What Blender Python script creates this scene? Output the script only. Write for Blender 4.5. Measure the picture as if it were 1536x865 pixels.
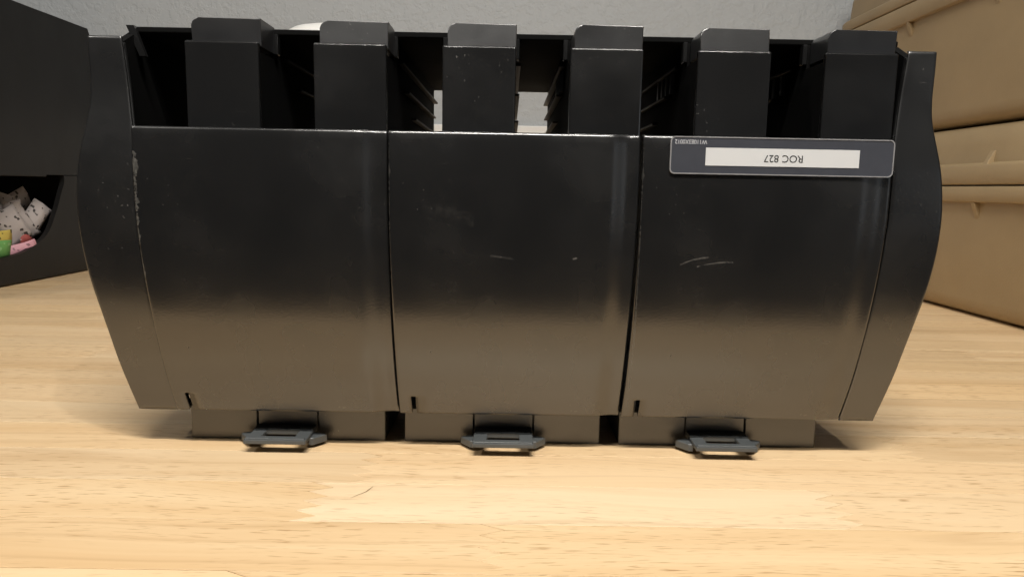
import bpy, bmesh, math, random
from mathutils import Vector, Matrix

random.seed(7)
for o in list(bpy.data.objects):
    bpy.data.objects.remove(o, do_unlink=True)
scene = bpy.context.scene
C = scene.collection
S = 0.2                      # one layout unit = 0.2 m; x right, y away, z up from the table

# ------------------------------------------------------------------ camera
cam_d = bpy.data.cameras.new("camera")
cam = bpy.data.objects.new("camera", cam_d)
C.objects.link(cam)
cam_d.sensor_width = 36.0
cam_d.lens = 36.0 * 1097 / 1536
cam_d.clip_start = 0.01
cam_d.clip_end = 50
pitch, roll, yaw = math.atan(150 / 1097), 0.0183, math.atan(6 / 1097)
F = Vector((math.sin(yaw) * math.cos(pitch), math.cos(yaw) * math.cos(pitch), -math.sin(pitch)))
R0 = F.cross(Vector((0, 0, 1))).normalized()
U0 = R0.cross(F)
Rv = R0 * math.cos(roll) + U0 * math.sin(roll)
Uv = U0 * math.cos(roll) - R0 * math.sin(roll)
m = Matrix((Rv, Uv, -F)).transposed().to_4x4()
m.translation = Vector((0, 0, 0.68 * S))
cam.matrix_world = m
scene.camera = cam

# ------------------------------------------------------------------ world, lamps and added fills
world = bpy.data.worlds.new("World")
scene.world = world
world.use_nodes = True
bg = world.node_tree.nodes["Background"]
bg.inputs[0].default_value = (0.95, 0.98, 1.0, 1)
bg.inputs[1].default_value = 0.02


def aim(o, target):
    o.rotation_euler = (Vector(target) - o.location).to_track_quat('-Z', 'Y').to_euler()


def area_lamp(name, loc, target, sx, sy, power, col):
    d = bpy.data.lights.new(name, 'AREA')
    d.shape = 'RECTANGLE'
    d.size, d.size_y, d.energy, d.color = sx, sy, power, col
    o = bpy.data.objects.new(name, d)
    o.location = loc
    C.objects.link(o)
    aim(o, target)
    return o


def point_lamp(name, loc, power, radius, col):
    d = bpy.data.lights.new(name, 'POINT')
    d.energy, d.shadow_soft_size, d.color = power, radius, col
    o = bpy.data.objects.new(name, d)
    o.location = loc
    C.objects.link(o)
    return o


WARM = (1.0, 0.955, 0.885)
area_lamp("lamp_row", (0.03, -0.27, 1.2), (0.05, 0.28, 0.0), 0.6, 0.03, 21, WARM)
point_lamp("lamp_right", (0.42, -0.42, 1.15), 14.0, 0.007, WARM)
point_lamp("lamp_left", (-0.24, -0.46, 1.15), 4.2, 0.007, WARM)
point_lamp("fill_far_left", (-1.10, -0.25, 1.3), 20.0, 0.04, WARM)  # added fill without a known fixture, brightens the far-left table and wall
area_lamp("fill_side_reflection", (1.50, -1.30, 0.22), (0.0, 0.35, 0.12), 0.36, 0.55, 0.36, (0.9, 0.95, 1.0))  # added soft source, there for the bands reflected along the bays' right edges

vs = scene.view_settings
vs.view_transform = 'Standard'
vs.look = 'None'
vs.exposure = 0.0
vs.gamma = 1.0
scene.render.engine = 'CYCLES'


# ------------------------------------------------------------------ helpers
def link(name, me, mat=None, parent=None, smooth=False):
    o = bpy.data.objects.new(name, me)
    C.objects.link(o)
    if mat is not None and not me.materials:
        me.materials.append(mat)
    if parent is not None:
        o.parent = parent
    if smooth:
        for p in me.polygons:
            p.use_smooth = True
    return o


def bm_obj(name, bm, mat, parent=None, smooth=False):
    bmesh.ops.recalc_face_normals(bm, faces=bm.faces)
    me = bpy.data.meshes.new(name)
    bm.to_mesh(me)
    bm.free()
    return link(name, me, mat, parent, smooth)


def empty(name, loc=(0, 0, 0)):
    o = bpy.data.objects.new(name, None)
    o.empty_display_size = 0.05
    o.location = loc
    C.objects.link(o)
    return o


def tag(o, label, cat, group=None):
    o["label"] = label
    o["category"] = cat
    if group:
        o["group"] = group
    return o


def structure(o, label):
    o["kind"] = "structure"
    o["label"] = label
    o["category"] = o.name.replace("_", " ")
    return o


def bx(bm, x0, x1, y0, y1, z0, z1, bev=0.0, seg=2):
    """axis-aligned box in layout units, optionally bevelled"""
    vs_ = [bm.verts.new((x * S, y * S, z * S)) for x in (x0, x1) for y in (y0, y1) for z in (z0, z1)]
    idx = ((0, 1, 3, 2), (4, 6, 7, 5), (0, 4, 5, 1), (2, 3, 7, 6), (0, 2, 6, 4), (1, 5, 7, 3))
    fs = [bm.faces.new([vs_[i] for i in f]) for f in idx]
    if bev:
        es = list({e for f in fs for e in f.edges})
        bmesh.ops.bevel(bm, geom=es, offset=bev * S, segments=seg, profile=0.5, affect='EDGES')
    return fs


def prism(bm, pts, axis, a0, a1, bev=0.0, seg=2):
    """extrude a polygon (pairs) along an axis from a0 to a1, in layout units"""
    def P(p, a):
        if axis == 'x':
            return (a * S, p[0] * S, p[1] * S)
        if axis == 'y':
            return (p[0] * S, a * S, p[1] * S)
        return (p[0] * S, p[1] * S, a * S)
    A = [bm.verts.new(P(p, a0)) for p in pts]
    B = [bm.verts.new(P(p, a1)) for p in pts]
    fs = [bm.faces.new(A), bm.faces.new(B[::-1])]
    n = len(pts)
    for i in range(n):
        fs.append(bm.faces.new((A[i], B[i], B[(i + 1) % n], A[(i + 1) % n])))
    if bev:
        es = [e for f in fs[:2] for e in f.edges]
        bmesh.ops.bevel(bm, geom=es, offset=bev * S, segments=seg, profile=0.5, affect='EDGES')
    return fs


def spline(pts, n):
    """Catmull-Rom through pts, n samples per span"""
    out = []
    for i in range(len(pts) - 1):
        p0 = pts[max(i - 1, 0)]
        p1, p2 = pts[i], pts[i + 1]
        p3 = pts[min(i + 2, len(pts) - 1)]
        for k in range(n):
            t = k / n
            out.append(tuple(0.5 * (2 * b + (c - a) * t + (2 * a - 5 * b + 4 * c - d) * t * t
                                    + (3 * b - a - 3 * c + d) * t ** 3) for a, b, c, d in zip(p0, p1, p2, p3)))
    out.append(pts[-1])
    return out


def interp(curve, z):
    """curve: list of (z, y) with falling z"""
    for (z0, y0), (z1, y1) in zip(curve, curve[1:]):
        if z1 <= z <= z0:
            t = (z - z0) / (z1 - z0) if z1 != z0 else 0
            return y0 + (y1 - y0) * t
    return curve[0][1] if z > curve[0][0] else curve[-1][1]


# ------------------------------------------------------------------ materials
class NT:
    def __init__(self, name):
        self.mat = bpy.data.materials.new(name)
        self.mat.use_nodes = True
        self.t = self.mat.node_tree
        self.b = self.t.nodes["Principled BSDF"]

    def n(self, kind, **kw):
        nd = self.t.nodes.new(kind)
        for k, v in kw.items():
            if k.startswith("i_"):
                key = k[2:]
                nd.inputs[int(key) if key.isdigit() else key.replace("_", " ")].default_value = v
            else:
                setattr(nd, k, v)
        return nd

    def l(self, a, b):
        self.t.links.new(a, b)

    def math(self, op, a, b=None, clamp=False):
        nd = self.n("ShaderNodeMath", operation=op, use_clamp=clamp)
        for i, v in enumerate((a, b)):
            if v is None:
                continue
            if isinstance(v, (int, float)):
                nd.inputs[i].default_value = v
            else:
                self.l(v, nd.inputs[i])
        return nd.outputs[0]

    def ramp(self, src, p0, p1, c0=(0, 0, 0, 1), c1=(1, 1, 1, 1)):
        nd = self.n("ShaderNodeValToRGB")
        e = nd.color_ramp.elements
        e[0].position, e[1].position = p0, p1
        e[0].color, e[1].color = c0, c1
        self.l(src, nd.inputs[0])
        return nd.outputs[0]

    def mix(self, fac, a, b, mode='MIX'):
        nd = self.n("ShaderNodeMix", data_type='RGBA', blend_type=mode)
        for i, v in ((0, fac), (6, a), (7, b)):
            if isinstance(v, (int, float, tuple)):
                nd.inputs[i].default_value = v
            else:
                self.l(v, nd.inputs[i])
        return nd.outputs[2]

    def noise(self, vec, scale, detail=3, rough=0.5):
        nd = self.n("ShaderNodeTexNoise", i_Scale=scale, i_Detail=detail, i_Roughness=rough)
        if vec is not None:
            self.l(vec, nd.inputs["Vector"])
        return nd.outputs["Fac"]

    def mapping(self, vec, scale=(1, 1, 1), loc=(0, 0, 0)):
        nd = self.n("ShaderNodeMapping")
        nd.inputs["Scale"].default_value = scale
        nd.inputs["Location"].default_value = loc
        self.l(vec, nd.inputs["Vector"])
        return nd.outputs["Vector"]

    def bump(self, h, strength, dist):
        nd = self.n("ShaderNodeBump", i_Strength=strength, i_Distance=dist)
        self.l(h, nd.inputs["Height"])
        self.l(nd.outputs["Normal"], self.b.inputs["Normal"])


def mat_plastic(name, col=(0.009, 0.009, 0.0092), rough=0.25, ior=2.05, wear=True, edge=None, grain=0.12, scuffs=()):
    """moulded black plastic: fine grain, dust, fine scratches and (optionally) chafed left edge"""
    q = NT(name)
    tc = q.n("ShaderNodeTexCoord").outputs["Object"]
    big = q.noise(q.mapping(tc, (18, 18, 11)), 1.0, 4, 0.6)
    fine = q.noise(tc, 900, 2, 0.5)
    base = q.mix(big, tuple(c * 0.8 for c in col) + (1,), tuple(c * 1.35 for c in col) + (1,))
    r = q.math('ADD', q.math('MULTIPLY', q.math('SUBTRACT', big, 0.5), 0.22), rough)
    if wear:
        speck = q.ramp(q.noise(tc, 760, 1, 0.4), 0.72, 0.79)
        patch = q.ramp(q.noise(tc, 26, 2, 0.5), 0.50, 0.66)
        sm = q.math('MULTIPLY', speck, patch)
        scr = q.ramp(q.noise(q.mapping(tc, (60, 60, 1500)), 1.0, 1, 0.4), 0.76, 0.80)
        scr = q.math('MULTIPLY', scr, q.ramp(q.noise(tc, 38, 1, 0.5), 0.58, 0.66))
        w = q.math('MAXIMUM', q.math('MULTIPLY', sm, 0.34), q.math('MULTIPLY', scr, 0.2), True)
        base = q.mix(w, base, (0.30, 0.29, 0.27, 1))
    if edge:
        sep = q.n("ShaderNodeSeparateXYZ")
        q.l(tc, sep.inputs[0])
        x0, x1, z0, z1, amt = edge
        wob = q.math('MULTIPLY', q.math('SUBTRACT', q.noise(q.mapping(tc, (40, 40, 55)), 1.0, 5, 0.7), 0.44), x1)
        d = q.math('SUBTRACT', sep.outputs[0], x0)
        band = q.math('GREATER_THAN', wob, q.math('ABSOLUTE', d))
        zr = q.math('MULTIPLY', q.math('GREATER_THAN', sep.outputs[2], z0), q.math('LESS_THAN', sep.outputs[2], z1))
        crumb = q.ramp(q.noise(tc, 420, 4, 0.7), 0.30, 0.75)
        em = q.math('MULTIPLY', q.math('MULTIPLY', band, zr), q.math('MULTIPLY', crumb, amt), True)
        base = q.mix(em, base, (0.17, 0.165, 0.15, 1))
        r = q.math('ADD', r, q.math('MULTIPLY', em, 0.4))
    if wear:                                             # hand smears: rougher, slightly dusty patches
        smear = q.ramp(q.noise(q.mapping(tc, (22, 22, 30)), 1.0, 3, 0.6), 0.48, 0.75)
        r = q.math('ADD', r, q.math('MULTIPLY', smear, 0.07))
        base = q.mix(q.math('MULTIPLY', smear, 0.008), base, (0.22, 0.21, 0.20, 1))
    for sx0, sx1, za, zb, bow, wd, amt in scuffs:        # single scratches: shallow arcs in the panel's own x / z
        sep2 = q.n("ShaderNodeSeparateXYZ")
        q.l(tc, sep2.inputs[0])
        t = q.math('DIVIDE', q.math('SUBTRACT', sep2.outputs[0], sx0 * S), (sx1 - sx0) * S)
        zl = q.math('ADD', za * S, q.math('MULTIPLY', t, (zb - za) * S))
        zl = q.math('ADD', zl, q.math('MULTIPLY', q.math('MULTIPLY', t, q.math('SUBTRACT', 1.0, t)), bow * 4 * S))
        zl = q.math('ADD', zl, q.math('MULTIPLY', q.math('SUBTRACT', q.noise(tc, 160, 2, 0.5), 0.5), 0.003 * S))
        inside = q.math('MULTIPLY', q.math('GREATER_THAN', t, 0.0), q.math('LESS_THAN', t, 1.0))
        near = q.math('SUBTRACT', 1.0, q.math('DIVIDE', q.math('ABSOLUTE', q.math('SUBTRACT', sep2.outputs[2], zl)), wd * S), True)
        mk = q.math('MULTIPLY', q.math('MULTIPLY', near, inside), q.ramp(q.noise(tc, 330, 3, 0.6), 0.38, 0.62))
        base = q.mix(q.math('MULTIPLY', mk, amt), base, (0.42, 0.40, 0.37, 1))
    q.l(base, q.b.inputs["Base Color"])
    q.l(r, q.b.inputs["Roughness"])
    q.b.inputs["IOR"].default_value = ior
    wave = q.noise(q.mapping(tc, (14, 14, 7)), 1.0, 2, 0.5)
    h = q.math('ADD', q.math('MULTIPLY', fine, grain * 0.00025), q.math('MULTIPLY', wave, 0.00045))
    q.bump(h, 1.0, 1.0)
    return q.mat


def mat_simple(name, col, rough=0.6, ior=1.45, var=0.12, nscale=30, bump=0.0, bscale=300, bdist=0.0005):
    q = NT(name)
    tc = q.n("ShaderNodeTexCoord").outputs["Object"]
    nz = q.noise(tc, nscale, 4, 0.6)
    base = q.mix(nz, tuple(c * (1 - var) for c in col) + (1,), tuple(min(1, c * (1 + var)) for c in col) + (1,))
    q.l(base, q.b.inputs["Base Color"])
    q.b.inputs["Roughness"].default_value = rough
    q.b.inputs["IOR"].default_value = ior
    if bump:
        q.bump(q.noise(tc, bscale, 3, 0.5), bump, bdist)
    return q.mat


def mat_wood():
    q = NT("rubberwood")
    pos = q.n("ShaderNodeNewGeometry").outputs["Position"]
    oi = q.n("ShaderNodeObjectInfo")
    rnd = q.n("ShaderNodeVectorMath", operation='SCALE')
    cmb = q.n("ShaderNodeCombineXYZ", i_X=37.0, i_Y=19.0, i_Z=11.0)
    q.l(cmb.outputs[0], rnd.inputs[0])
    q.l(oi.outputs["Random"], rnd.inputs["Scale"])
    add = q.n("ShaderNodeVectorMath", operation='ADD')
    q.l(pos, add.inputs[0])
    q.l(rnd.outputs[0], add.inputs[1])
    p = add.outputs[0]
    # slow wander of the grain
    warp = q.noise(q.mapping(p, (3.2, 9, 1)), 1.0, 2, 0.5)
    sep = q.n("ShaderNodeSeparateXYZ")
    q.l(p, sep.inputs[0])
    yy = q.math('ADD', sep.outputs[1], q.math('MULTIPLY', warp, 0.055))
    cb = q.n("ShaderNodeCombineXYZ")
    q.l(sep.outputs[0], cb.inputs[0])
    q.l(yy, cb.inputs[1])
    gp = cb.outputs[0]
    g1 = q.noise(q.mapping(gp, (2.0, 36, 1)), 1.0, 4, 0.6)        # growth bands
    g2 = q.noise(q.mapping(gp, (9, 330, 1)), 1.0, 3, 0.6)         # fine fibre
    pore = q.noise(q.mapping(gp, (85, 900, 1)), 1.0, 2, 0.5)      # short dark vessel lines
    poreden = q.noise(q.mapping(gp, (7, 26, 1)), 1.0, 2, 0.5)
    line = q.noise(q.mapping(gp, (1.4, 40, 1)), 1.0, 1, 0.3)      # late-wood streak lines
    base = q.mix(q.ramp(g1, 0.32, 0.70), (0.715, 0.488, 0.262, 1), (0.83, 0.628, 0.388, 1))
    base = q.mix(q.math('MULTIPLY', q.ramp(g2, 0.35, 0.7), 0.16), base, (0.64, 0.43, 0.235, 1))
    lm = q.math('SUBTRACT', 1.0, q.math('MULTIPLY', q.math('ABSOLUTE', q.math('SUBTRACT', line, 0.52)), 34.0), True)
    base = q.mix(q.math('MULTIPLY', lm, 0.26), base, (0.47, 0.28, 0.125, 1))
    pm = q.math('MULTIPLY', q.ramp(pore, 0.575, 0.69), q.ramp(poreden, 0.32, 0.60))
    base = q.mix(q.math('MULTIPLY', pm, 0.8), base, (0.40, 0.225, 0.095, 1))
    base = q.mix(1.0, base, oi.outputs["Color"], 'MULTIPLY')
    q.l(base, q.b.inputs["Base Color"])
    q.l(q.math('ADD', 0.40, q.math('MULTIPLY', g2, 0.2)), q.b.inputs["Roughness"])
    q.b.inputs["IOR"].default_value = 1.45
    hh = q.math('SUBTRACT', q.math('MULTIPLY', g2, 0.5), pm)
    q.bump(hh, 0.25, 0.0003)
    return q.mat


def mat_wall():
    q = NT("textured_wall_paint")
    pos = q.n("ShaderNodeNewGeometry").outputs["Position"]
    a = q.noise(pos, 75, 4, 0.6)
    b = q.noise(pos, 260, 3, 0.6)
    knock = q.ramp(a, 0.46, 0.60)
    h = q.math('ADD', knock, q.math('MULTIPLY', b, 0.35))
    base = q.mix(b, (0.36, 0.377, 0.390, 1), (0.41, 0.427, 0.440, 1))
    q.l(base, q.b.inputs["Base Color"])
    q.b.inputs["Roughness"].default_value = 0.6
    q.bump(h, 0.4, 0.0016)
    return q.mat


M_PANEL_A = mat_plastic("black_plastic_panel_chafed", edge=(0.0010, 0.015, 0.035, 0.150, 0.75))
M_PANEL_B = mat_plastic("black_plastic_panel_scuffed", edge=(0.0004, 0.0036, 0.02, 0.156, 0.35),
                        scuffs=((0.24, 0.295, 0.522, 0.514, 0.0, 0.004, 0.12), (0.428, 0.446, 0.515, 0.519, 0.0, 0.003, 0.6), (0.08, 0.20, 0.63, 0.60, 0.01, 0.02, 0.03)))
M_PANEL_C = mat_plastic("black_plastic_panel_scratched", edge=(0.0004, 0.0036, 0.02, 0.156, 0.30),
                        scuffs=((0.10, 0.166, 0.507, 0.526, 0.004, 0.003, 0.28), (0.14, 0.226, 0.503, 0.516, 0.003, 0.0025, 0.30)))
M_SIDE = mat_plastic("black_plastic_side", rough=0.28)
M_POST = mat_plastic("black_plastic_post", rough=0.20)
M_BASE = mat_plastic("black_plastic_base", col=(0.026, 0.026, 0.027), rough=0.34)
M_IN = mat_plastic("black_plastic_inside", col=(0.005, 0.005, 0.005), rough=0.8, ior=1.15, wear=False)
M_LEDGE = mat_plastic("dull_black_plastic_ledge", col=(0.010, 0.010, 0.010), rough=0.5, ior=1.4, wear=False)
M_LATCH = mat_plastic("black_plastic_latch_lit", col=(0.070, 0.076, 0.078), rough=0.42, ior=1.5)  # black plastic; lamplight from above is put into this lighter grey
M_TAB = mat_plastic("grey_plastic_tab", col=(0.010, 0.010, 0.011), rough=0.36)
M_LABEL = mat_simple("slate_label_film", (0.056, 0.060, 0.074), 0.35, 1.5, 0.15, 200)
M_EDGE = mat_simple("clear_film_edge", (0.28, 0.28, 0.29), 0.3, 1.5, 0.15, 300)
M_PAPER = mat_simple("label_paper", (0.67, 0.68, 0.69), 0.55, 1.45, 0.02, 60)
M_INK = mat_simple("black_ink", (0.012, 0.012, 0.013), 0.5, 1.45, 0.05, 60)
M_PRINT = mat_simple("pale_ink", (0.62, 0.63, 0.66), 0.5, 1.45, 0.1, 60)
M_WOOD = mat_wood()
M_GLUE = mat_simple("table_underside", (0.22, 0.13, 0.06), 0.7)
M_WALL = mat_wall()
M_WHITE = mat_simple("white_trim_paint", (0.72, 0.71, 0.69), 0.5, 1.45, 0.03, 20)
M_TAN = mat_simple("tan_plastic", (0.335, 0.245, 0.135), 0.5, 1.45, 0.20, 9, 0.25, 500)
M_CADDY = mat_plastic("black_caddy_plastic", col=(0.0045, 0.0042, 0.004), rough=0.5, ior=1.38, wear=False)
M_CERAM = mat_simple("white_plastic", (0.78, 0.77, 0.74), 0.35, 1.45, 0.03, 20)

# ------------------------------------------------------------------ setting: wall and table
WALL_Y = 6.3
bm = bmesh.new()
bx(bm, -11, 11, WALL_Y, WALL_Y + 0.3, -2, 9)
structure(bm_obj("wall", bm, M_WALL), "pale grey wall with rough knockdown texture behind everything")
bm = bmesh.new()
bx(bm, -7, 7, WALL_Y - 0.06, WALL_Y, 0.0, 1.2, 0.01)
structure(bm_obj("wall_trim", bm, M_WHITE), "white strip along the wall seen through the middle opening")

T0, T1, TX = 1.12, WALL_Y - 0.065, 6.2
bm = bmesh.new()
bx(bm, -TX, TX, T0 + 0.01, T1, -0.20, -0.022)
table = structure(bm_obj("table_top", bm, M_GLUE), "pale wooden butcher block table top with horizontal grain")

PITCH_Y = 0.197
row_y = [1.417 + PITCH_Y * k for k in range(-4, 26)]


def stave(x0, x1, y0, y1, col, dz, fl=False, fr=False):
    """one glued strip; fl / fr: that end is cut as interlocking fingers"""
    g, c = 0.0009, 0.0005
    L = 0.05

    def ring(i):
        a, b, p, q_ = x0 + i, x1 - i, y0 + i, y1 - i
        pts = [(a, p), (b, p)]
        if fr:
            pts = [(a, p)] + [(b + (L if k % 2 else 0), p + (q_ - p) * k / 8) for k in range(9)]
        else:
            pts = [(a, p), (b, p), (b, q_)]
        if fl:
            pts = pts[1:] + [(a + (L if k % 2 else 0), p + (q_ - p) * k / 8) for k in range(8, -1, -1)]
        else:
            pts = pts + [(a, q_)]
        return pts
    bm = bmesh.new()
    lo = [bm.verts.new((x * S, y * S, -0.02 * S)) for x, y in ring(g)]
    mi = [bm.verts.new((x * S, y * S, (dz - c) * S)) for x, y in ring(g)]
    hi = [bm.verts.new((x * S, y * S, dz * S)) for x, y in ring(g + c)]
    n = len(lo)
    for a, b in ((lo, mi), (mi, hi)):
        for i in range(n):
            bm.faces.new((a[i], a[(i + 1) % n], b[(i + 1) % n], b[i]))
    bm.faces.new(hi)
    o = bm_obj("stave", bm, M_WOOD, table)
    o.color = col + (1,)
    return o


def tone():
    v = random.uniform(0.92, 1.05)
    w = random.uniform(-0.035, 0.035)
    return (v * (1 + w * 0.4), v, v * (1 - w))


SEAM_X = -2.94
for y0 in row_y:
    if y0 < T0 - 0.1 or y0 > T1 - 0.02:
        continue
    y1 = min(y0 + PITCH_Y, T1)
    pale = abs(y0 - 1.417) < 0.01
    spans = [(-TX, SEAM_X)]
    x = SEAM_X
    first = True
    while x < TX:
        w = random.uniform(1.3, 2.9) * (0.5 if first else 1)
        nx = x + w
        if TX - nx < 0.5:
            nx = TX
        spans.append((x, nx))
        x = nx
        first = False
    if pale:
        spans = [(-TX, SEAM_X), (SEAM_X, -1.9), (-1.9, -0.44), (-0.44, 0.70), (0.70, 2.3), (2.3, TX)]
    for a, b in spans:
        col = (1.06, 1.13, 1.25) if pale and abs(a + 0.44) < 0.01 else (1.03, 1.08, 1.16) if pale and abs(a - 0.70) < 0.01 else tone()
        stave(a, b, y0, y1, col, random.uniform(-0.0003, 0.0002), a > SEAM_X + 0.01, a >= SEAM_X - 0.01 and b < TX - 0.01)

bm = bmesh.new()
crk = spline([(-0.338, 1.530), (-0.324, 1.549), (-0.312, 1.563), (-0.304, 1.584), (-0.300, 1.594)], 4)
for k, ((xa, ya), (xb, yb)) in enumerate(zip(crk, crk[1:])):
    w0, w1 = 0.0009 * math.sin(math.pi * k / len(crk)) + 0.0002, 0.0009 * math.sin(math.pi * (k + 1) / len(crk)) + 0.0003
    q4 = [bm.verts.new((x * S, y * S, 0.0009 * S)) for x, y in ((xa - w0, ya), (xa + w0, ya), (xb + w1, yb), (xb - w1, yb))]
    bm.faces.new(q4)
bm_obj("crack", bm, M_GLUE, table)

# ------------------------------------------------------------------ the organizer
org = tag(empty("countertop_organizer", (0, 1.9 * S, 0)),
          "large black plastic three-bay organizer standing upside down on the wooden table", "organizer")
OFF = Vector((0, -1.9 * S, 0))


def part(name, bm, mat, parent=None, smooth=False):
    """part of the organizer given in world layout units"""
    bmesh.ops.translate(bm, verts=bm.verts, vec=OFF)
    return bm_obj(name, bm, mat, parent or org, smooth)


def harden(o, angle=35):
    md = o.modifiers.new("split", 'EDGE_SPLIT')
    md.split_angle = math.radians(angle)


BAY = [-0.879, -0.285, 0.306, 0.897]
prof = spline([(0.808, 1.7235), (0.72, 1.7215), (0.60, 1.7235), (0.52, 1.727), (0.45, 1.7325), (0.40, 1.738), (0.35, 1.7455), (0.30, 1.756), (0.25, 1.769), (0.20, 1.785), (0.15, 1.804), (0.1025, 1.824)], 6)
TAPER = [(1.2, 1.0), (0.62, 1.0), (0.50, 0.9925), (0.40, 0.984), (0.30, 0.976), (0.20, 0.970), (0.10, 0.9635), (0.0, 0.958)]   # the whole front narrows towards its foot


def bay_panel(i):
    x0, x1 = BAY[i] + 0.0015, BAY[i + 1] - 0.0015
    w = x1 - x0
    cols = sorted(set([0, .0012, .003, .006, .01, w] + [w - d for d in (.0012, .003, .006, .01, .016, .022, .028, .034, .04, .046, .052, .058, .064, .07, .077, .09)]
                      + [.02, .034, .0455, .08] + [.12 + k * .05 for k in range(8) if .12 + k * .05 < w - .1]))
    R = 0.007
    rows = [z for z, y in prof]
    zt = rows[0]
    rows = [zt, zt - .0008, zt - .002, zt - .004, zt - R] + [z for z in rows if z < zt - R - .003]
    zs_hi, zs_lo = 0.153, 0.0
    rows = sorted(set(rows + [zs_hi, zs_hi - 0.004]), reverse=True)
    bm = bmesh.new()

    def edge(d, r):
        return 0 if d >= r else r - math.sqrt(max(0, r * r - (r - d) ** 2))
    grid = []
    for z in rows:
        line = []
        for x in cols:
            y = interp(prof, z)
            y += edge(zt - z, R) + edge(x, 0.005) + edge(w - x, 0.006)
            t = min(1, max(0, 1 - (w - x - 0.022) / 0.055))          # soft moulded step near the right edge
            y += (0.016, 0.013, 0.007)[i] * t * t * (3 - 2 * t)
            y -= 0.0012 * math.sin(math.pi * x / w) * math.sin(math.pi * min(1, (zt - z) / 0.7))
            line.append(bm.verts.new((((x0 + x) * interp(TAPER, z) - x0) * S, (y - 1.9) * S, z * S)))
        grid.append(line)
    for r in range(len(rows) - 1):
        for c in range(len(cols) - 1):
            xm = (cols[c] + cols[c + 1]) / 2
            if 0.034 < xm < 0.0455 and rows[r] <= zs_hi + 1e-6:
                continue
            if rows[r] <= 0.12 and xm < 0.018 and i > 0 and r > len(rows) - 2:
                continue
            bm.faces.new((grid[r][c], grid[r][c + 1], grid[r + 1][c + 1], grid[r + 1][c]))
    for v in [v for v in bm.verts if not v.link_faces]:
        bm.verts.remove(v)
    me = bpy.data.meshes.new("bay_panel")
    bm.normal_update()
    bm.faces.ensure_lookup_table()
    if bm.faces[0].normal.y > 0:
        bmesh.ops.reverse_faces(bm, faces=bm.faces)
    bm.to_mesh(me)
    bm.free()
    o = link("bay_panel", me, (M_PANEL_A, M_PANEL_B, M_PANEL_C)[i], org, True)
    o.location = (x0 * S, 0, 0)
    md = o.modifiers.new("thick", 'SOLIDIFY')
    md.thickness = 0.016 * S
    md.offset = -1
    return o


for i in range(3):
    bay_panel(i)

# side panels: shells that follow their own S-shaped profile, narrower at the top
SP = [(1.013, 1.755, 0.983), (0.965, 1.753, 0.982), (0.90, 1.750, 0.980), (0.845, 1.744, 0.983), (0.75, 1.733, 1.0035), (0.69, 1.731, 1.0130), (0.64, 1.7315, 1.0175), (0.59, 1.733, 1.0180), (0.535, 1.7365, 1.0155),
      (0.48, 1.741, 1.0095), (0.43, 1.7465, 1.0015), (0.374, 1.755, 0.9905), (0.30, 1.770, 0.9780), (0.22, 1.790, 0.9665), (0.099, 1.834, 0.950)]
SPS = spline(SP, 7)
sprof = [(z, y) for z, y, x in SPS]
sout = [(z, x) for z, y, x in SPS]


def side_panel(sg, inner):
    bm = bmesh.new()
    fr = [0, .012, .035, .07, .2, .5, .8, .93, .965, .988, 1]
    rows = [z for z, y in sprof]
    zt = rows[0]
    rows = [zt, zt - .001, zt - .003, zt - .006] + [z for z in rows if z < zt - .009]

    def edge(d, r):
        return 0 if d >= r else r - math.sqrt(max(0, r * r - (r - d) ** 2))
    grid = []
    for z in rows:
        xi = inner * interp(TAPER, z) + max(0, (z - 0.80) / 0.213) * 0.024
        xo = interp(sout, z) + (0.006 if sg > 0 else 0)
        w = xo - xi
        grid.append([bm.verts.new((sg * (xi + t * w) * S, (interp(sprof, z) + edge(zt - z, .006) + edge(t * w, .004) + edge(w - t * w, .005) - 1.9) * S, z * S)) for t in fr])
    for r in range(len(rows) - 1):
        for c in range(len(fr) - 1):
            bm.faces.new((grid[r][c], grid[r][c + 1], grid[r + 1][c + 1], grid[r + 1][c]))
    bm.normal_update()
    bm.faces.ensure_lookup_table()
    if bm.faces[0].normal.y > 0:
        bmesh.ops.reverse_faces(bm, faces=bm.faces)
    me = bpy.data.meshes.new("side_panel")
    bm.to_mesh(me)
    bm.free()
    o = link("side_panel", me, M_SIDE, org, True)
    md = o.modifiers.new("thick", 'SOLIDIFY')
    md.thickness = 0.03 * S
    md.offset = -1
    return o


side_panel(-1, -BAY[0] + 0.0005)
side_panel(1, BAY[3] + 0.0005)

# body behind the panels
YB = 2.87
for x0, x1 in ((-0.947, -0.927), (0.937, 0.957)):
    bm = bmesh.new()
    pts = [(interp(sprof, z) + 0.045, z) for z in (0.94, 0.9, 0.8, 0.7, 0.6, 0.5, 0.4, 0.3, 0.2, 0.104)]
    pts = [(1.876, 1.0435), (1.80, 1.005)] + [(max(y, 1.75), z) for y, z in pts] + [(YB, 0.104), (YB, 1.0435)]
    prism(bm, pts, 'x', x0, x1)
    part("side_wall", bm, M_IN)
bm = bmesh.new()
bx(bm, -0.947, 0.957, 1.876, YB, 1.044, 1.058, 0.003)
part("top_plate", bm, M_IN)
bm = bmesh.new()
bx(bm, -0.840, 0.852, 1.856, 1.9505, 0.1040, 0.1140)
bx(bm, -0.925, 0.935, 1.951, YB, 0.1040, 0.1140)
part("bottom_plate", bm, M_IN)

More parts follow.
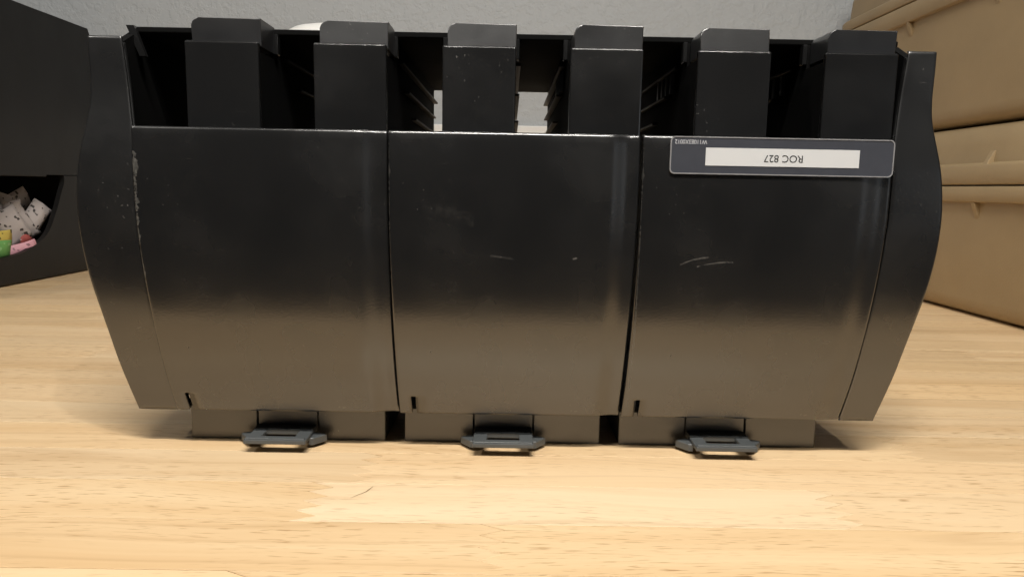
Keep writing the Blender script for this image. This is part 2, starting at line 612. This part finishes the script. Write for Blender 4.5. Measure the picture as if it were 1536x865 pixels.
tab_tilt = [-4, 4.5, 5, -2, 4.5, -4]
posts = []
for i in range(3):
    for a, b in ((0.124, 0.294), (0.420, 0.5885)):
        posts.append((BAY[i] + a, BAY[i] + b))
for k, (x0, x1) in enumerate(posts):
    bm = bmesh.new()
    bx(bm, x0, x1, 1.7445, 1.762, 0.775, 1.004, 0.0045, 3)
    p = part("post", bm, M_POST)
    # tab leaning back behind the post's top edge
    tx0, tx1 = x0 + 0.010, x1 + 0.001
    rc = 0.018
    h = 0.062
    pts = [(tx0, 0.0), (tx1, 0.0), (tx1, h)] + [(tx0 + rc - rc * math.sin(t), h - rc + rc * math.cos(t)) for t in [j * math.pi / 12 for j in range(7)]]
    bm = bmesh.new()
    fs = prism(bm, pts, 'y', 0.0, 0.10, 0.002, 2)
    ang = math.radians(tab_tilt[k])
    for v in bm.verts:                                  # shear the front face backwards
        z = v.co.z
        if v.co.y < 0.05 * S:
            v.co.y += z * math.tan(ang)
        v.co.y += 1.766 * S - OFF.y * 0
        v.co.z = z + 0.996 * S
    part("tab", bm, M_TAB, p)
    # dividers running back from the post
    for s, xx in ((0, x0 + 0.003), (1, x1 - 0.013)):
        bm = bmesh.new()
        prism(bm, [(1.87, 1.0435), (1.868, 0.985), (1.7625, 0.985), (1.7625, 0.775)] + [(interp(prof, z) + 0.04, z) for z in (0.7, 0.5, 0.4, 0.3, 0.2)] + [(1.95, 0.116), (YB - 0.02, 0.116), (YB - 0.02, 1.0435)], 'x', xx, xx + 0.010)
        d = part("divider", bm, M_IN)
        # moulded ledges along the divider, and a lip at its top front
        sx0, sx1 = (xx - 0.016, xx - 0.0002) if s == 0 else (xx + 0.0102, xx + 0.026)
        for zz, y0, y1 in ((1.020 - 0.03, 1.93, YB - 0.03), (0.93, 2.05, YB - 0.10), (0.872, 2.2, YB - 0.03)):
            bm = bmesh.new()
            bx(bm, sx0, sx1, y0, y1, zz, zz + 0.006, 0.001, 1)
            part("ledge", bm, M_LEDGE, d)
        if s == 0:
            for j in range(4):
                bm = bmesh.new()
                bx(bm, xx - 0.010, xx - 0.0002, 2.0 + j * 0.055, 2.018 + j * 0.055, 0.937, 0.9895)
                part("rib", bm, M_BASE, d)
        bm = bmesh.new()
        lx0, lx1 = (xx - 0.012, xx - 0.0003) if s == 0 else (xx + 0.0103, xx + 0.022)
        bx(bm, lx0, lx1, 1.862, 1.885, 0.994, 1.0435, 0.002, 1)
        part("lip", bm, M_POST, d)
# corner lip at the far left opening
bm = bmesh.new()
prism(bm, [(-0.926, 1.058), (-0.945, 1.058), (-0.915, 0.985), (-0.900, 0.985)], 'y', 1.86, 1.874)
part("corner_lip", bm, M_POST)

# base blocks with the flex tongue that carries the latch
latches = [(-0.665, -0.507), (-0.084, 0.072), (0.486, 0.643)]
bases = [(-0.845, -0.324), (-0.272, 0.2535), (0.305, 0.836)]
for (b0, b1), (l0, l1) in zip(bases, latches):
    bm = bmesh.new()
    bx(bm, b0, l0 - 0.003, 1.902, 2.25, 0.0, 0.1015, 0.002, 1)
    bx(bm, l1 + 0.003, b1, 1.902, 2.25, 0.0, 0.1015, 0.002, 1)
    bx(bm, l0 - 0.0025, l1 + 0.0025, 1.93, 2.2499, 0.001, 0.1010)
    base = part("base_block", bm, M_BASE)
    bm = bmesh.new()
    bx(bm, l0, l1, 1.9045, 1.9295, 0.022, 0.1005, 0.001, 1)
    part("tongue", bm, M_BASE, base)
    # latch plate with a window
    bm = bmesh.new()
    y0, y1, z0, z1 = 1.786, 1.9035, 0.026, 0.038
    ins = 0.034
    outer = [(l0, y0), (l1, y0), (l1 - 0.002, y0 + 0.05), (l1 - 0.002, y1), (l0 + 0.002, y1), (l0 + 0.002, y0 + 0.05)]
    wx0, wx1, wy0, wy1 = l0 + 0.036, l1 - 0.036, y0 + 0.032, y1 - 0.044
    bx(bm, l0, l1, y0, wy0, z0, z1, 0.0022, 2)
    bx(bm, l0 + 0.001, l1 - 0.001, wy1, y1, z0 + 0.0006, z1 + 0.003, 0.0022, 2)
    bx(bm, l0 + 0.0005, wx0, wy0 - 0.003, wy1 + 0.003, z0 + 0.0003, z1 - 0.0004, 0.0015, 1)
    bx(bm, wx1, l1 - 0.0005, wy0 - 0.003, wy1 + 0.003, z0 + 0.0003, z1 - 0.0004, 0.0015, 1)
    lt = part("latch", bm, M_LATCH)
    bm = bmesh.new()
    bx(bm, l0 + 0.004, l1 - 0.004, y0 + 0.004, y0 + 0.014, z1 - 0.0005, z1 + 0.0025, 0.001, 1)
    part("grip_ridge", bm, M_LATCH, lt)
    for s in (-1, 1):
        e = l0 if s < 0 else l1
        pts = [(e - s * 0.004, 1.832), (e + s * 0.008, 1.834), (e + s * 0.034, 1.868), (e + s * 0.012, 1.880), (e - s * 0.004, 1.882)]
        bm = bmesh.new()
        prism(bm, pts, 'z', 0.008, 0.028, 0.002, 1)
        part("barb", bm, M_LATCH, lt)


# label holder with its upside-down printing
def rounded(x0, x1, z0, z1, r, n=5):
    pts = []
    for cx, cz, a0 in ((x1 - r, z1 - r, 0), (x0 + r, z1 - r, 90), (x0 + r, z0 + r, 180), (x1 - r, z0 + r, 270)):
        for k in range(n + 1):
            a = math.radians(a0 + 90 * k / n)
            pts.append((cx + r * math.cos(a), cz + r * math.sin(a)))
    return pts


LY = 1.7165
bm = bmesh.new()
prism(bm, rounded(0.371, 0.887, 0.722, 0.8045, 0.010), 'y', LY, LY + 0.004)
holder = part("label_holder", bm, M_LABEL)
holder["label"] = "slate blue label strip with upside-down lettering"
bm = bmesh.new()
o_, i_ = rounded(0.3695, 0.8885, 0.7205, 0.806, 0.0115), rounded(0.3720, 0.886, 0.723, 0.8035, 0.0095)
n = len(o_)
for ya in (LY - 0.0012,):
    A = [bm.verts.new((x * S, ya * S, z * S)) for x, z in o_]
    B = [bm.verts.new((x * S, ya * S, z * S)) for x, z in i_]
    A2 = [bm.verts.new((x * S, (LY + 0.004) * S, z * S)) for x, z in o_]
    B2 = [bm.verts.new((x * S, (LY + 0.0005) * S, z * S)) for x, z in i_]
    for k in range(n):
        j = (k + 1) % n
        bm.faces.new((A[k], A[j], B[j], B[k]))
        bm.faces.new((A[j], A[k], A2[k], A2[j]))
        bm.faces.new((B[k], B[j], B2[j], B2[k]))
part("label_border", bm, M_EDGE, holder)
bm = bmesh.new()
bx(bm, 0.4515, 0.808, LY - 0.0012, LY - 0.0001, 0.7405, 0.7812)
part("label_paper", bm, M_PAPER, holder)


def lettering(text, cx, cz, height, width, y, mat):
    cu = bpy.data.curves.new("lettering", 'FONT')
    cu.body = text
    cu.align_x = 'CENTER'
    cu.align_y = 'CENTER'
    cu.size = 1.0
    tmp = bpy.data.objects.new("tmp", cu)
    C.objects.link(tmp)
    dg = bpy.context.evaluated_depsgraph_get()
    me = bpy.data.meshes.new_from_object(tmp.evaluated_get(dg))
    bpy.data.objects.remove(tmp, do_unlink=True)
    xs = [v.co.x for v in me.vertices]
    ys = [v.co.y for v in me.vertices]
    mx, my = (min(xs) + max(xs)) / 2, (min(ys) + max(ys)) / 2
    kx, ky = width / (max(xs) - min(xs)), height / (max(ys) - min(ys))
    for v in me.vertices:
        v.co = Vector(((cx - (v.co.x - mx) * kx) * S, (y - 1.9) * S, (cz - (v.co.y - my) * ky) * S))
    me.name = "lettering"
    me.materials.clear()
    return link("lettering", me, mat, holder)


lettering("ROC 827", 0.6315, 0.7585, 0.0165, 0.090, LY - 0.0016, M_INK)
lettering("W11083X0012", 0.4165, 0.7935, 0.0098, 0.074, LY - 0.0004, M_PRINT)

# ------------------------------------------------------------------ tan storage bins on the right
def rrect(x0, x1, y0, y1, r, n=6):
    return rounded(x0, x1, y0, y1, r, n)


def loft(bm, rings):
    """rings: list of (inset, z); plan is a rounded rectangle"""
    x0, x1, y0, y1, r, rs = rings
    prev = None
    for ins, z in rs:
        rr = max(0.02, r - ins)
        ring = [bm.verts.new((x * S, y * S, z * S)) for x, y in rrect(x0 + ins, x1 - ins, y0 + ins, y1 - ins, rr)]
        if prev is not None:
            k = len(ring)
            for i in range(k):
                bm.faces.new((prev[i], prev[(i + 1) % k], ring[(i + 1) % k], ring[i]))
        else:
            bm.faces.new(ring[::-1])
        prev = ring
    bm.faces.new(prev)


BX0, BX1, BY0, BY1 = 2.575, 4.9, 3.30, 6.17


def bin_(z0, zr0, zr1, zl1, ztop, label):
    t = tag(empty("storage_bin", (((BX0 + BX1) / 2) * S, ((BY0 + BY1) / 2) * S, z0 * S)), label, "storage bin", "tan storage bins stacked on the table")
    off = -Vector(t.location)

    def sub(name, rings, parent=None):
        bm = bmesh.new()
        loft(bm, (BX0, BX1, BY0, BY1, 0.30, rings))
        bmesh.ops.translate(bm, verts=bm.verts, vec=off)
        o = bm_obj(name, bm, M_TAN, parent or t, True)
        harden(o, 50)
        return o
    g = 0.008
    h = zr0 - z0
    sub("body", [(0.17, z0), (0.13, z0 + 0.006), (0.095, z0 + 0.025), (0.075, z0 + 0.06), (0.07, z0 + 0.1), (0.045, z0 + h * 0.6), (0.035, zr0 + 0.001)])
    sub("rim", [(0.035, zr0), (0.006, zr0 + 0.002), (0.0, zr0 + 0.008), (0.0, zr1 - 0.006), (0.004, zr1 - 0.001), (0.03, zr1)])
    bm = bmesh.new()
    lid = sub("lid", [(0.035, zr1 + g), (0.006, zr1 + g + 0.001), (0.0, zr1 + g + 0.008), (0.0, zl1 - 0.01), (0.008, zl1), (0.028, zl1 + 0.004),
                      (0.05, zl1 + 0.012), (0.062, (zl1 + ztop) / 2), (0.085, ztop - 0.03), (0.11, ztop - 0.008), (0.16, ztop)])
    sub("lid_gasket", [(0.06, zr1 - 0.001), (0.06, zr1 + g + 0.001)])
    for yy in (4.08, 4.95):
        bm = bmesh.new()
        prism(bm, [(BX0 + 0.004, zr0), (BX0 + 0.05, zr0), (BX0 + 0.05, zr0 - 0.085), (BX0 + 0.036, zr0 - 0.085)], 'y', yy, yy + 0.035, 0.002, 1)
        bmesh.ops.translate(bm, verts=bm.verts, vec=off)
        bm_obj("brace", bm, M_TAN, t)
        bm = bmesh.new()
        prism(bm, [(BX0 + 0.01, zl1 - 0.002), (BX0 + 0.08, zl1 - 0.002), (BX0 + 0.08, zl1 + 0.075), (BX0 + 0.05, zl1 + 0.075)], 'y', yy - 0.06, yy - 0.025, 0.002, 1)
        bmesh.ops.translate(bm, verts=bm.verts, vec=off)
        bm_obj("brace", bm, M_TAN, lid)
    return t


bin_(0.004, 0.648, 0.738, 0.857, 1.086, "lower tan plastic storage bin standing directly on the wooden table")
bin_(1.098, 1.80, 1.915, 2.0, 2.30, "upper tan plastic storage bin resting on the lid of the other bin")

# ------------------------------------------------------------------ black caddy with packets on the left
CX = -3.2
cad = tag(empty("condiment_caddy", (-3.9 * S, 4.7 * S, 0)), "tall black condiment caddy with rounded opening full of packets, left edge", "condiment caddy")
coff = Vector((3.9 * S, -4.7 * S, 0))


def cpart(name, bm, mat=None, smooth=False, parent=None):
    bmesh.ops.translate(bm, verts=bm.verts, vec=coff)
    return bm_obj(name, bm, mat or M_CADDY, parent or cad, smooth)


# front sheet with the scoop opening (outer outline minus opening, built as one ring of quads)
scoop = spline([(5.318, 0.715), (5.315, 0.66), (5.27, 0.58), (5.21, 0.47), (5.10, 0.32), (4.96, 0.245), (4.80, 0.20), (4.577, 0.183)], 5)
Y0C, Y1C, ZT = 3.6, 5.76, 1.812
outline = scoop + [(3.95, 0.183), (3.95, 0.715)]
bm = bmesh.new()
zf = [(y, z) for y, z in scoop]
pts_low = [(Y0C, 0.008), (5.60, 0.008), (5.655, 0.025), (Y1C, 0.07), (Y1C, 0.715)] + zf + [(Y0C, 0.183)]
prism(bm, pts_low, 'x', CX - 0.035, CX, 0.010, 3)
cpart("front_sheet", bm)
bm = bmesh.new()
prism(bm, [(Y0C, 0.715), (5.10, 0.715), (Y1C, 0.7155), (Y1C, ZT - 0.05), (Y1C - 0.03, ZT), (Y0C, ZT)], 'x', CX - 0.035, CX, 0.004, 2)
cpart("upper_sheet", bm)
bm = bmesh.new()
crease = spline([(4.72, 1.80), (4.79, 1.59), (4.90, 1.28), (5.0, 1.02), (5.06, 0.84), (5.075, 0.73)], 4)
prism(bm, [(Y0C, 0.700)] + [(5.075, 0.700)] + crease[::-1] + [(Y0C, 1.80)], 'x', CX + 0.0005, CX + 0.03, 0.008, 3)
cpart("raised_front", bm)
for nm, a in (("top_sheet", (-4.6, CX - 0.036, Y0C, Y1C - 0.03, ZT - 0.03, ZT - 0.002)),
              ("shelf", (-4.6, CX - 0.036, Y0C, Y1C - 0.04, 0.72, 0.75)),
              ("bottom_sheet", (-4.6, CX - 0.036, Y0C, Y1C - 0.08, 0.010, 0.05)),
              ("end_sheet", (-4.6, CX - 0.036, Y1C - 0.029, Y1C - 0.001, 0.08, ZT - 0.06)),
              ("back_sheet", (-4.63, -4.601, Y0C, Y1C, 0.010, ZT)),
              ("ramp", (-4.2, CX - 0.036, Y0C + 0.02, 5.4, 0.051, 0.12))):
    bm = bmesh.new()
    bx(bm, *a)
    cpart(nm, bm)


def mat_packet(name, col, mark, amt):
    q = NT(name)
    tc = q.n("ShaderNodeTexCoord").outputs["Object"]
    sp = q.ramp(q.noise(tc, 150, 1, 0.3), 0.63, 0.66)
    q.l(q.mix(q.math('MULTIPLY', sp, amt), col + (1,), mark + (1,)), q.b.inputs["Base Color"])
    q.b.inputs["Roughness"].default_value = 0.55
    q.bump(q.noise(tc, 120, 3, 0.5), 0.4, 0.002)
    return q.mat


PK = {"white": mat_packet("white_packet_paper", (0.52, 0.48, 0.48), (0.03, 0.025, 0.025), 0.95),
      "red": mat_packet("red_packet_paper", (0.42, 0.10, 0.09), (0.65, 0.55, 0.55), 0.8),
      "yellow": mat_packet("yellow_packet_paper", (0.72, 0.56, 0.12), (0.04, 0.04, 0.02), 0.8),
      "green": mat_packet("green_packet_paper", (0.14, 0.36, 0.10), (0.32, 0.55, 0.26), 0.7),
      "pink": mat_packet("pink_packet_paper", (0.70, 0.36, 0.42), (0.1, 0.05, 0.06), 0.7)}


def packet(kind, y, z, x, w, h, rot, lean, label):
    """a sealed paper sachet: pillow middle, flat crimped ends"""
    bm = bmesh.new()
    nx, nz = 6, 8
    top, bot = [], []
    for j in range(nz + 1):
        a, b = [], []
        for i in range(nx + 1):
            u, v = i / nx, j / nz
            t = math.sin(math.pi * u) ** 0.6 * max(0, math.sin(math.pi * min(1, max(0, (v - .1) / .8)))) ** 0.6
            p = ((u - .5) * w, (v - .5) * h)
            a.append(bm.verts.new((0.0022 + 0.03 * t + 0.006 * math.sin(7 * u + 3 * v + y * 9), p[0], p[1])))
            b.append(bm.verts.new((-0.0022 - 0.03 * t + 0.006 * math.sin(7 * u + 3 * v + y * 9), p[0], p[1])))
        top.append(a)
        bot.append(b)
    for j in range(nz):
        for i in range(nx):
            bm.faces.new((top[j][i], top[j][i + 1], top[j + 1][i + 1], top[j + 1][i]))
            bm.faces.new((bot[j][i], bot[j + 1][i], bot[j + 1][i + 1], bot[j][i + 1]))
    per = [(0, i) for i in range(nx)] + [(j, nx) for j in range(nz)] + [(nz, i) for i in range(nx, 0, -1)] + [(j, 0) for j in range(nz, 0, -1)]
    for k in range(len(per)):
        (j0, i0), (j1, i1) = per[k], per[(k + 1) % len(per)]
        bm.faces.new((top[j0][i0], bot[j0][i0], bot[j1][i1], top[j1][i1]))
    bmesh.ops.scale(bm, verts=bm.verts, vec=(S, S, S))
    o = bm_obj("sugar_packet", bm, PK[kind], None, True)
    o.location = (x * S, y * S, z * S)
    o.rotation_euler = (math.radians(rot), math.radians(lean), math.radians(random.uniform(-12, 12) - 25))
    return tag(o, label, "sugar packet", "packets inside the black caddy")


packet("white", 4.84, 0.44, -3.42, 0.20, 0.27, 24, 6, "white spotted sugar packet standing tallest at the left of the caddy's pile")
packet("white", 5.12, 0.51, -3.44, 0.15, 0.24, -62, 4, "spotted sugar packet lying flattest at the top of the caddy's pile")
packet("white", 4.99, 0.41, -3.36, 0.12, 0.26, 8, 8, "narrow white sugar packet leaning in the middle of the caddy's pile")
packet("white", 5.04, 0.39, -3.33, 0.11, 0.26, 34, 5, "white spotted sugar packet just right of the narrow leaning one")
packet("white", 5.12, 0.42, -3.30, 0.15, 0.22, -36, 3, "brightest white sugar packet against the rim of the caddy opening")
packet("white", 4.80, 0.34, -3.47, 0.16, 0.24, 58, 12, "shaded white sugar packet lowest at the left, behind the yellow one")
packet("white", 4.92, 0.37, -3.33, 0.16, 0.25, 30, 6, "white spotted sugar packet with its corner tipped left, above the red one")
packet("white", 5.02, 0.48, -3.48, 0.13, 0.22, -20, 6, "dim sugar packet at the back of the caddy's pile under the flat one")
packet("red", 5.00, 0.275, -3.32, 0.12, 0.13, 25, 8, "small red sugar packet under the white packets in the caddy")
packet("yellow", 4.76, 0.265, -3.37, 0.30, 0.15, 4, 10, "yellow sugar packet behind the green one in the caddy")
packet("pink", 4.90, 0.215, -3.27, 0.20, 0.09, 18, 20, "pink sugar packet at the bottom rim of the caddy opening")
packet("green", 4.63, 0.215, -3.28, 0.24, 0.15, 3, 14, "bright green sugar packet at the left edge of the photograph")

# ------------------------------------------------------------------ white container behind the organizer
bm = bmesh.new()
cxw, cyw, rw = -0.93, 4.0, 0.30
prof_w = [(0.24, 0.004), (0.27, 0.02), (0.275, 0.9), (0.285, 1.30), (0.30, 1.31), (0.30, 1.40), (0.285, 1.435), (0.22, 1.475), (0.12, 1.50), (0.02, 1.505)]
prev = None
for r, z in prof_w:
    ring = [bm.verts.new(((r * math.cos(a)) * S, (r * math.sin(a)) * S, z * S)) for a in [2 * math.pi * k / 40 for k in range(40)]]
    if prev:
        for k in range(40):
            bm.faces.new((prev[k], prev[(k + 1) % 40], ring[(k + 1) % 40], ring[k]))
    else:
        bm.faces.new(ring[::-1])
    prev = ring
bm.faces.new(prev)
o = bm_obj("white_canister", bm, M_CERAM, None, True)
o.location = (cxw * S, cyw * S, 0)
tag(o, "white rounded container top peeking over the organizer's back edge", "container")
